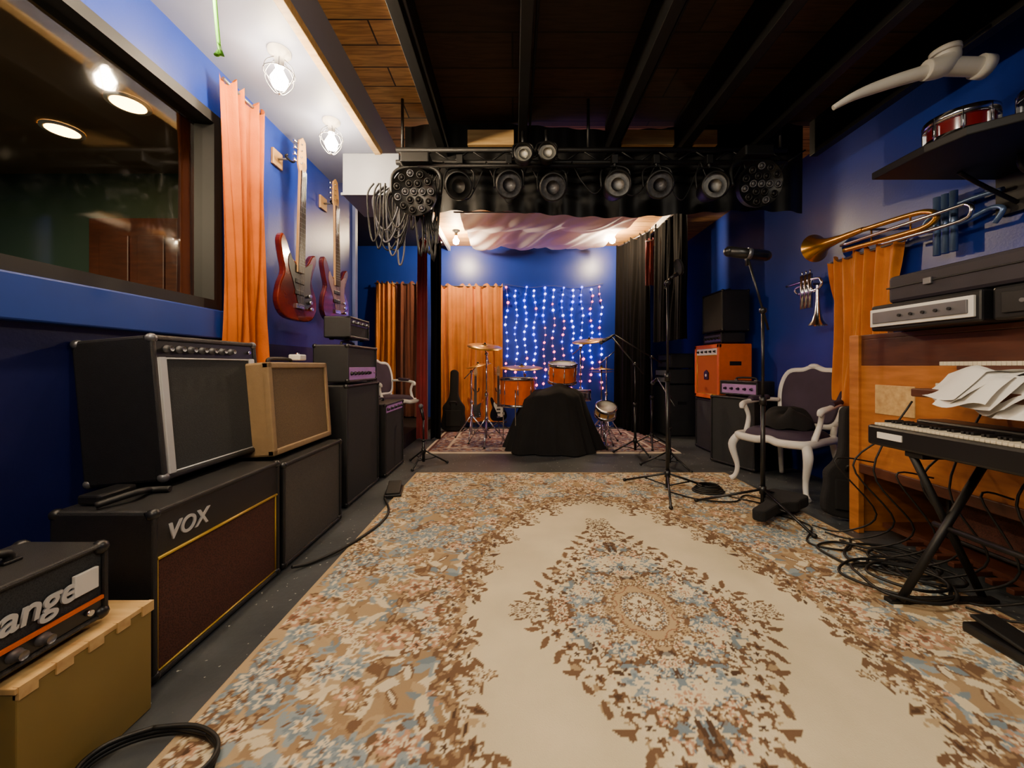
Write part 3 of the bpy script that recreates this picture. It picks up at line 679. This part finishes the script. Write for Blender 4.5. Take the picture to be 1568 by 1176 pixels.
micstand('microphone_stand',1.5,4.75,1.1,(-.25,.15,1.45),.9,legs=.26,mic='dyn',md=(-.6,0,-.3),z0=0.015).done()
micstand('microphone_stand',1.85,5.15,1.2,(-.5,0,1.5),.2,legs=.26,mic='dyn',md=(-.6,0,-.3)).done()
# ---------------------------------------------------------------- chairs
def chair(name,M,scl=1.0):
    b=B(name,M@Matrix.Scale(scl,4)); W=CREAMW
    for sx in(-1,1):
        b.tube([(sx*.26,-.24,.42),(sx*.305,-.29,.32),(sx*.275,-.265,.14),(sx*.285,-.28,.05),(sx*.31,-.31,.015)],[.034,.034,.02,.018,.026],W,12,6)
        b.tube([(sx*.21,.22,.42),(sx*.22,.25,.25),(sx*.245,.31,.015)],[.03,.022,.018],W,12,6)
        b.tube([(sx*.245,.27,.70),(sx*.30,.12,.705),(sx*.325,-.06,.685),(sx*.315,-.14,.665),(sx*.31,-.155,.63)],[.018,.02,.022,.026,.016],W,10,6)
        b.tube([(sx*.31,-.12,.66),(sx*.285,-.10,.56),(sx*.27,-.15,.43)],[.02,.018,.024],W,10,6)
        b.tube([(sx*.285,.17,.722),(sx*.32,-.03,.712)],.026,PURP,10,6)
    rail=[(-.27,-.26,.41),(-.1,-.29,.40),(0,-.275,.415),(.1,-.29,.40),(.27,-.26,.41),(.25,0,.41),(.215,.23,.41),(0,.25,.41),(-.215,.23,.41),(-.25,0,.41)]
    b.tube(rail,.032,W,10,5,closed=True)
    def cu(u,v):
        a=2*pi*u; c,s=math.cos(a),math.sin(a); q=(abs(c)**4+abs(s)**4)**(-.25)
        rr=math.cos(v*pi/2)**.35; return (.262*c*q*rr*(1-.1*s),.25*s*q*rr-.01,.41+.085*math.sin(v*pi/2))
    b.grid(cu,48,10,PURP,wrapu=True); b.box(-.2,.2,-.22,.2,.37,.42,PURP)
    MB=T(0,.25,.42)@R(-.2,'X')
    fr=[(-.2,0,.1),(-.245,0,.25),(-.25,0,.42),(-.2,0,.545),(-.08,0,.565),(0,0,.595),(.08,0,.565),(.2,0,.545),(.25,0,.42),(.245,0,.25),(.2,0,.1),(.07,0,.08),(-.07,0,.08)]
    b.tube(fr,.027,W,10,5,closed=True,M=MB)
    b.poly([(a*.93,c*.94+.02) for a,_,c in fr],-.03,.02,PURP,.012,M=MB,n=4)
    for sx in(-1,1): b.tube([(sx*.2,0,-.02),(sx*.2,0,.12)],.024,W,10,M=MB)
    b.sph((0,-.01,.6),.03,W,M=MB,sc=(1.6,.8,.8))
    return b.done()
chair('ornate_armchair',T(2.52,3.52,.003)@R(-1.15,'Z'),1.08)
chair('ornate_armchair',T(-1.8,5.65,.183)@R(1.0,'Z'),.98)
b=B('folded_black_bag'); 
b.grid(lambda u,v:(2.5+.2*math.cos(2*pi*u)*math.cos(v*pi/2)**.5,3.5+.19*math.sin(2*pi*u)*math.cos(v*pi/2)**.5,.545+(.15+.03*math.sin(u*20))*math.sin(v*pi/2)+.01*math.sin(u*40)),50,12,BLKC,wrapu=True); b.done()
# ---------------------------------------------------------------- lighting rig
b=B('lighting_truss')
for y,z in((3.1,2.74),(3.1,2.84)): b.cyl((-.95,y,z),(2.2,y,z),.02,RIG,12)
b.cyl((-.95,3.22,2.80),(2.2,3.22,2.80),.016,RIG,12)
for k in range(22):
    x=-.95+k*.15; z0,z1=(2.74,2.84) if k%2 else (2.84,2.74); b.cyl((x,3.1,z0),(x+.15,3.1,z1),.007,RIG,6)
for x in(-.9,.6,2.15): b.cyl((x,3.1,2.84),(x,3.1,ZC),.012,RIG)
b.cyl((-.75,3.0,2.66),(.75,3.0,2.66),.014,BLK,10)
b.done()
def parcan(x,z,r=.1,tilt=.35,pan=0,lens=LENSD,name='par_can_light',y=2.98,L=.2):
    b=B(name,T(x,y,z)); M=R(pan,'Z')@R(pi/2+tilt,'X')
    b.lathe([(0,-L),(r*.55,-L),(r*.8,-L*.75),(r*.95,-.05),(r,0),(r,.05),(r*.93,.05),(r*.93,.01)],RIG,32,M)
    b.lathe([(r*.93,.01),(r*.5,.022),(0,.027)],lens,32,M)
    b.lathe([(r*.93,.052),(r*1.05,.05),(r*1.05,.035),(r,.03)],RIG,32,M)
    b.tube([(-r*1.12,.04,0),(-r*1.12,.05,r*1.3),(-r*.5,.06,r*1.75),(r*.5,.06,r*1.75),(r*1.12,.05,r*1.3),(r*1.12,.04,0)],.008,RIG,8,4)
    b.cyl((0,.06,r*1.7),(0,.1,r*1.7+.12),.012,RIG); b.box(-.025,.025,.05,.13,2.70-z,2.77-z,RIG,.004)
    return b.done()
for x,z,l in((-.43,2.49,BLK),(-.04,2.50,LENSD),(.3,2.48,LENSD),(.8,2.50,LENS),(1.13,2.50,LENSD),(1.55,2.49,LENS)):
    parcan(x,z,.1,.15 if l is LENS else .3,0.12*random.uniform(-1,1)-x*.1,l)
parcan(.07,2.68,.068,.1,0,HEAD,'twin_blinder_light',y=2.88,L=.1); parcan(.25,2.69,.068,.1,0,HEAD,'twin_blinder_light',y=2.88,L=.1)
def washhead(x,z,y=2.95,r=.17,pan=0):
    b=B('led_wash_light',T(x,y,z)); M=R(pan,'Z')@R(pi/2+.25,'X')
    b.lathe([(0,-.13),(r*.6,-.13),(r*.95,-.04),(r,0),(r,.03),(0,.03)],RIG,40,M)
    for rr,n in((0,1),(r*.38,6),(r*.76,11)):
        for k in range(n):
            a=2*pi*k/n; b.lathe([(.026,.03),(.026,.042),(.018,.038),(0,.044)],LENSD if k%3==0 else BLK,14,M@T(rr*math.cos(a),rr*math.sin(a),0))
    b.tube([(-r*1.1,.03,0),(-r*1.1,.05,r*.9),(-r*.6,.06,r*1.3),(r*.6,.06,r*1.3),(r*1.1,.05,r*.9),(r*1.1,.03,0)],.016,RIG,8,4)
    b.box(-.11,.11,-.02,.16,r*1.35,r*1.35+.08,RIG,.01); return b.done()
washhead(-.76,2.43); washhead(1.88,2.49,r=.165)
b=B('hanging_cable_bundle'); rn=random.Random(2)
for k in range(16):
    x=-1.02+rn.uniform(-.1,.1); y=3.1+rn.uniform(-.05,.05); lo=rn.uniform(1.9,2.3); w=rn.uniform(.03,.1)
    b.tube([(x,y,2.55),(x-w,y,2.45),(x-w*.8,y+.02,lo+.1),(x,y,lo),(x+w*.8,y,lo+.12),(x+w,y,2.42),(x+.05,y,2.55)],.007,CABLE if k%3==0 else RUB,6,6)
b.done()
b=B('hanging_cable_bundle')
for k in range(12):
    x=-.72+rn.uniform(-.09,.09); lo=rn.uniform(1.9,2.3)
    b.tube([(x,3.1,2.74),(x-.04,3.08,2.4),(x+rn.uniform(-.05,.05),3.1,lo),(x+.05,3.1,2.5),(x+.02,3.1,2.74)],.008,RUB,6,6)
b.done()
b=B('sagging_rig_cable')
for k in range(9):
    x=-.9+k*.34; b.tube([(x,3.05,2.72),(x+.08,3.03,2.55-.1*rn.random()),(x+.2,3.04,2.5-.12*rn.random()),(x+.34,3.05,2.72)],.005,RUB,6,7)
b.done()
# ---------------------------------------------------------------- fairy lights
FB=mat('fairy_blue',(120,120,255),.5,emit=(100,95,255),es=9); FV=mat('fairy_violet',(200,190,255),.5,emit=(190,170,255),es=9); FP=mat('fairy_pink',(255,120,140),.5,emit=(255,80,115),es=8)
b=B('fairy_light_curtain'); x0,x1=-.13,1.55
for k in range(11):
    x=x0+(x1-x0)*k/10; n=rn.choice([15,16,17]); zt=2.50-.05*abs(math.sin(k*1.57)); zbm=.60+.3*rn.random(); pts=[]; ph=rn.uniform(0,6)
    for j in range(n):
        z=zt-(zt-zbm)*j/(n-1)+rn.uniform(-.012,.012); xx=x+.022*math.sin(j*1.1+ph)+rn.uniform(-.008,.008); pts.append((xx,BW-.035,z))
        fz=(z-.7)/1.8; pr=.06+(.6 if fz<.3 else 0)+(.75 if (.3<fz<.72 and 4<=k<=6) else 0)+(.7 if k>=9 and fz>.75 else 0)+(.3 if k<2 and fz>.8 else 0)
        m=FP if rn.random()<pr else (FB if rn.random()<.45 else FV)
        b.sph((xx,BW-.04,z),rn.uniform(.018,.028),m,sub=1)
    b.tube(pts,.004,TRIMB,4)
b.tube([(x0-.05,BW-.03,2.56),(x0+.4,BW-.03,2.5),(x0+.8,BW-.03,2.53),(x0+1.25,BW-.03,2.5),(x1+.05,BW-.03,2.57)],.004,CABLE,5,8)
b.done()
# ---------------------------------------------------------------- organ & keyboards (right)
b=B('wooden_organ')
X0,X1,Y0,Y1=2.28,2.9,1.15,2.58
b.box(X0,X1,Y1-.03,Y1,.0,1.3,WOODO,.005); b.box(X0,X1,Y0,Y0+.03,0,1.3,WOODO,.005)
b.box(X0,X1,Y0,Y1,1.27,1.3,WOODB,.004); b.box(X0,X0+.02,Y0+.03,Y1-.03,.42,1.1,WOODO,.003); b.box(X1-.02,X1,Y0+.03,Y1-.03,.1,1.27,WOODB)
b.box(X0,X0+.02,Y0+.03,Y1-.03,1.1,1.27,WOODB,.003)
b.box(X0-.02,X0+.02,Y1-.06,Y1+.01,0,1.3,WOODO,.004)
b.box(X0-.015,X0+.0,Y0,Y1-.05,.40,.46,WOODB,.004)
b.box(X0-.34,X0+.3,Y0+.02,1.88,.95,.99,WOODB,.006)
b.box(X0+.0,X0+.2,Y0+.05,1.86,.99,1.08,WOODB,.004)
for k in range(40):
    y=Y0+.08+k*.0176; b.box(X0-.16,X0-.0,y,y+.0162,.992,1.012,KEYW,.002); b.box(X0-.14,X0+.04,y,y+.0162,1.10,1.12,KEYW,.002)
    if k%7 in(0,1,3,4,5): b.box(X0-.1,X0,y+.011,y+.021,1.01,1.024,PLAS,.002)
b.box(X0-.16,X0+.04,Y0+.05,1.84,1.08,1.10,WOODB,.002)
b.box(X0-.006,X0+.004,2.18,2.42,.80,.98,WOODL,.003)
b.box(X0+.1,X1-.05,Y0+.1,Y1-.1,.06,.09,WOODB); 
for k in range(12): b.box(X0+.0,X0+.2,Y0+.2+k*.08,Y0+.23+k*.08,.05,.075,WOODB,.003)
b.done()
b=B('analog_synthesizer'); b.box(2.12,2.85,1.74,2.28,1.302,1.45,PLAS,.01)
b.box(2.105,2.12,1.76,2.27,1.325,1.425,WHITE,.003); b.box(2.098,2.108,1.78,2.25,1.343,1.408,STEEL,.003)
for k in range(5): b.cyl((2.1,1.85+k*.06,1.375),(2.09,1.85+k*.06,1.375),.008,PLAS,10)
b.done()
b=B('black_mixer_case'); b.box(2.14,2.85,1.1,1.72,1.302,1.45,PLAS,.012); b.box(2.13,2.14,1.15,1.68,1.33,1.42,BLK,.003)
for k in range(6): b.cyl((2.13,1.2+k*.08,1.375),(2.115,1.2+k*.08,1.375),.009,STEEL,10)
b.done()
b=B('keyboard_hard_case'); b.box(2.16,2.85,1.1,2.22,1.455,1.61,CASE,.02); b.box(2.155,2.855,1.095,2.225,1.54,1.548,PLAS,.002)
for y in(1.5,2.0): b.box(2.148,2.16,y-.02,y+.02,1.525,1.56,STEEL,.003)
b.done()
b=B('digital_piano'); b.box(1.82,2.2,.85,1.98,.70,.8,PLAS,.012); b.box(2.05,2.2,.87,1.96,.8,.83,PLAS,.01)
for k in range(60):
    y=.9+k*.0176; b.box(1.835,1.98,y,y+.016,.8,.812,KEYW,.002)
    if k%7 in(0,1,3,4,5): b.box(1.89,1.98,y+.011,y+.021,.81,.824,BLK,.002)
b.box(1.815,1.822,1.8,1.92,.74,.77,PAPER); b.done()
b=B('keyboard_stand')
for y in(1.0,1.75):
    b.tube([(1.76,y,.03),(2.16,y,.68)],.016,RIG,10); b.tube([(2.18,y+.04,.03),(1.86,y+.04,.68)],.016,RIG,10); 
    b.box(1.72,2.22,y,y+.04,.0,.03,RIG,.006); b.box(1.84,2.18,y-.02,y+.06,.675,.70,RIG,.004)
b.tube([(1.97,1.0,.36),(1.97,1.8,.36)],.014,RIG,8); b.done()
b=B('sheet_music_papers')
for k in range(7):
    ox,oy,a=2.02+rn.uniform(-.04,.04),1.42+k*.045,rn.uniform(-.5,.5)
    b.grid(lambda u,v:((u-.5)*.24*math.cos(a)-(v-.5)*.22*math.sin(a)+ox,(u-.5)*.24*math.sin(a)+(v-.5)*.22*math.cos(a)+oy,1.02+.010*k+.022*math.sin(u*6+k)*math.sin(v*5+k)-.30*max(0,.42-u)),12,10,PAPER)
b.done()
amp('small_practice_amp',(2.62,1.95,.1),R90,.5,.3,.3,grille=GRBRN,handle=None)
b=B('expression_pedal',T(1.9,1.45,.012)); b.box(-.06,.06,-.13,.13,0,.04,PLAS,.008); b.box(-.05,.05,-.12,.12,.05,.065,RUB,.005,M=R(.15,'X')); b.box(-.02,.02,-.02,.02,.03,.06,STEEL); b.done()
b=B('cable_pile')
for k in range(9):
    cx=2.0+rn.uniform(-.14,.14); cy=2.0+rn.uniform(-.22,.25); r=rn.uniform(.1,.22); a=rn.uniform(0,6)
    b.tube([(cx+r*math.cos(a+i*.8)*(1+.15*math.sin(i*2+k)),cy+r*.9*math.sin(a+i*.8),.022+.007*k*.6+.004*math.sin(i)) for i in range(9)],.007,RUB,6,6)
b.done()
b=B('hanging_organ_cables')
for k in range(9):
    y=1.5+k*.11; b.tube([(2.24,y,.9-.2*(k%3)),(2.18-.02*k%3,y+.04,.5),(2.2,y-.05,.2),(2.12,y+.1,.03),(2.0,y+.2,.03)],.005,RUB,6,6)
b.done()
def cable(name,pts,r=.006): b=B(name); b.tube(pts,r,RUB,7,8); b.done()
cable('floor_cable',[(-1.05,3.12,.02),(-.93,2.85,.02),(-.92,2.6,.02),(-1.0,2.3,.02),(-1.12,2.12,.012),(-1.18,2.04,.03)],.009)
b=B('coiled_floor_cable')
for q in range(3): b.tube([(-.98+.17*math.cos(i*.7+q),1.03+.10*math.sin(i*.7+q),.02+.012*q) for i in range(10)],.006,RUB,7,6)
b.done()
cable('floor_cable',[(1.34,3.28,.02),(1.5,3.1,.02),(1.75,3.05,.02),(1.95,3.2,.02),(2.1,2.9,.02)],.006)
cable('floor_cable',[(1.86,2.85,.02),(2.0,2.6,.02),(1.8,2.35,.02),(1.95,2.25,.02),(2.1,2.4,.02)],.006)
b=B('coiled_microphone_cable')
for q in range(5): b.tube([(1.68+(.13-.012*q)*math.cos(i*.6+q),3.32+(.1-.01*q)*math.sin(i*.6+q),.022+.012*q) for i in range(11)],.007,RUB,7,6)
b.done()
# ---------------------------------------------------------------- right wall: instruments, shelf
def bell(b,M,r,L,m): b.lathe([(r,0),(r*.97,.004),(r*.6,L*.12),(r*.35,L*.3),(r*.22,L*.6),(r*.16,L)],m,32,M)
b=B('brass_trombone'); xx=2.84
bell(b,T(xx-.02,3.60,2.2)@R(pi/2,'X'),.13,.50,BRASS)
b.tube([(xx-.02,3.15,2.2),(xx,2.75,2.18),(xx,2.62,2.15),(xx,2.58,2.1),(xx,2.64,2.06),(xx,2.8,2.06),(xx,3.3,2.09)],.019,BRASS,12,8)
b.tube([(xx-.03,2.95,2.03),(xx-.03,2.45,2.01),(xx-.03,2.36,2.04),(xx-.03,2.38,2.1),(xx-.03,2.5,2.11),(xx-.03,3.3,2.13)],.012,CHR,12,8)
for y in(2.75,3.05): b.cyl((xx,y,2.06),(xx,y,2.18),.006,BRASS,8)
b.cyl((xx,3.1,2.2),(RW,3.1,2.2),.01,STEEL,8)
b.done()
b=B('silver_trumpet'); xx=2.87; c=3.76
b.tube([(xx,c+.28,1.93),(xx,c-.1,1.93),(xx,c-.17,1.9),(xx,c-.17,1.85),(xx,c-.1,1.82),(xx,c+.12,1.82)],.013,CHR,12,8)
for k in range(3): b.cyl((xx,c-.04+k*.05,1.66),(xx,c-.04+k*.05,1.99),.021,CHR,14); b.cyl((xx,c-.04+k*.05,1.99),(xx,c-.04+k*.05,2.03),.007,CHR,8)
b.tube([(xx,c+.12,1.82),(xx,c+.16,1.86),(xx,c+.12,1.89),(xx,c-.02,1.88),(xx,c-.1,1.8)],.011,CHR,12,8)
bell(b,T(xx,c-.13,1.48),.08,.38,CHR); b.cyl((xx,c,1.9),(RW,c,1.9),.01,STEEL,8); b.done()
b=B('mounted_horn'); xx=2.93
hm=mat('blue_lit_metal',(110,140,190),.25,.5)  # white-blue light on the slide, put into the metal colour
b.tube([(xx,2.3,2.16),(xx,2.5,2.17),(xx,2.7,2.14),(xx,2.74,2.08),(xx,2.68,2.04),(xx,2.5,2.04),(xx,2.36,2.07),(xx,2.3,2.04),(xx,2.34,1.97)],.014,hm,12,8)
for k in range(3): b.cyl((xx-.01,2.55+k*.05,1.86),(xx-.01,2.55+k*.05,2.26),.021,hm,14)
b.cyl((xx,2.5,2.16),(RW,2.5,2.16),.01,STEEL,8); b.done()
b=B('drum_shelf',T(2.62,2.06,2.27))
b.poly([(-.42,0),(-.38,-.16),(-.22,-.3),(0,-.35),(.22,-.3),(.36,-.16),(.37,0),(.37,.3),(-.42,.3)],-.015,.03,BLK,.006,M=R(-pi/2,'X'))
b.tube([(.1,0,-.03),(.12,0,-.12),(.37,0,-.2)],.012,BLK,8,5); b.tube([(.0,.2,-.03),(.12,.2,-.1),(.37,.2,-.22)],.012,BLK,8,5)
b.box(.34,.375,-.3,.3,-.26,.0,BLK); b.done()
drum('red_wood_drum',T(2.44,2.1,2.31),.13,.14,DRUMR); drum('black_display_drum',T(2.68,1.86,2.31),.14,.16,PLAS,head=BLKC)
b=B('white_vent_pipe')
b.tube([(1.87,2.25,2.61),(1.95,2.22,2.65),(2.05,2.2,2.685),(2.17,2.16,2.71),(2.30,2.12,2.73)],[.014,.022,.030,.034,.036],PVC,16,6)
b.tube([(2.27,2.12,2.73),(2.34,2.11,2.74),(2.38,2.11,2.78),(2.37,2.11,2.83)],[.05,.055,.055,.055],PVC,18,6)
b.cyl((2.37,2.11,2.81),(2.368,2.11,2.835),.064,PVC,20)
b.tube([(2.36,2.11,2.745),(2.46,2.1,2.735),(2.54,2.09,2.725)],.046,PVC,18,4); b.cyl((2.52,2.09,2.728),(2.57,2.085,2.72),.058,PVC,20)
b.cyl((2.37,2.11,2.80),(2.62,2.11,2.97),.008,BLK,8)
b.done()
w=bpy.data.worlds.new('World'); S.world=w; w.use_nodes=True; w.node_tree.nodes['Background'].inputs[0].default_value=(.5,.45,.4,1); w.node_tree.nodes['Background'].inputs[1].default_value=.02
# camera
cam=bpy.data.cameras.new('Camera'); cam.sensor_width=36; cam.lens=13.5; cam.shift_y=-0.0179; cam.shift_x=-0.0019; cam.clip_start=.02
co=bpy.data.objects.new('Camera',cam); co.location=(0,0,1.1); co.rotation_euler=(pi/2,0,0); COL.objects.link(co); S.camera=co
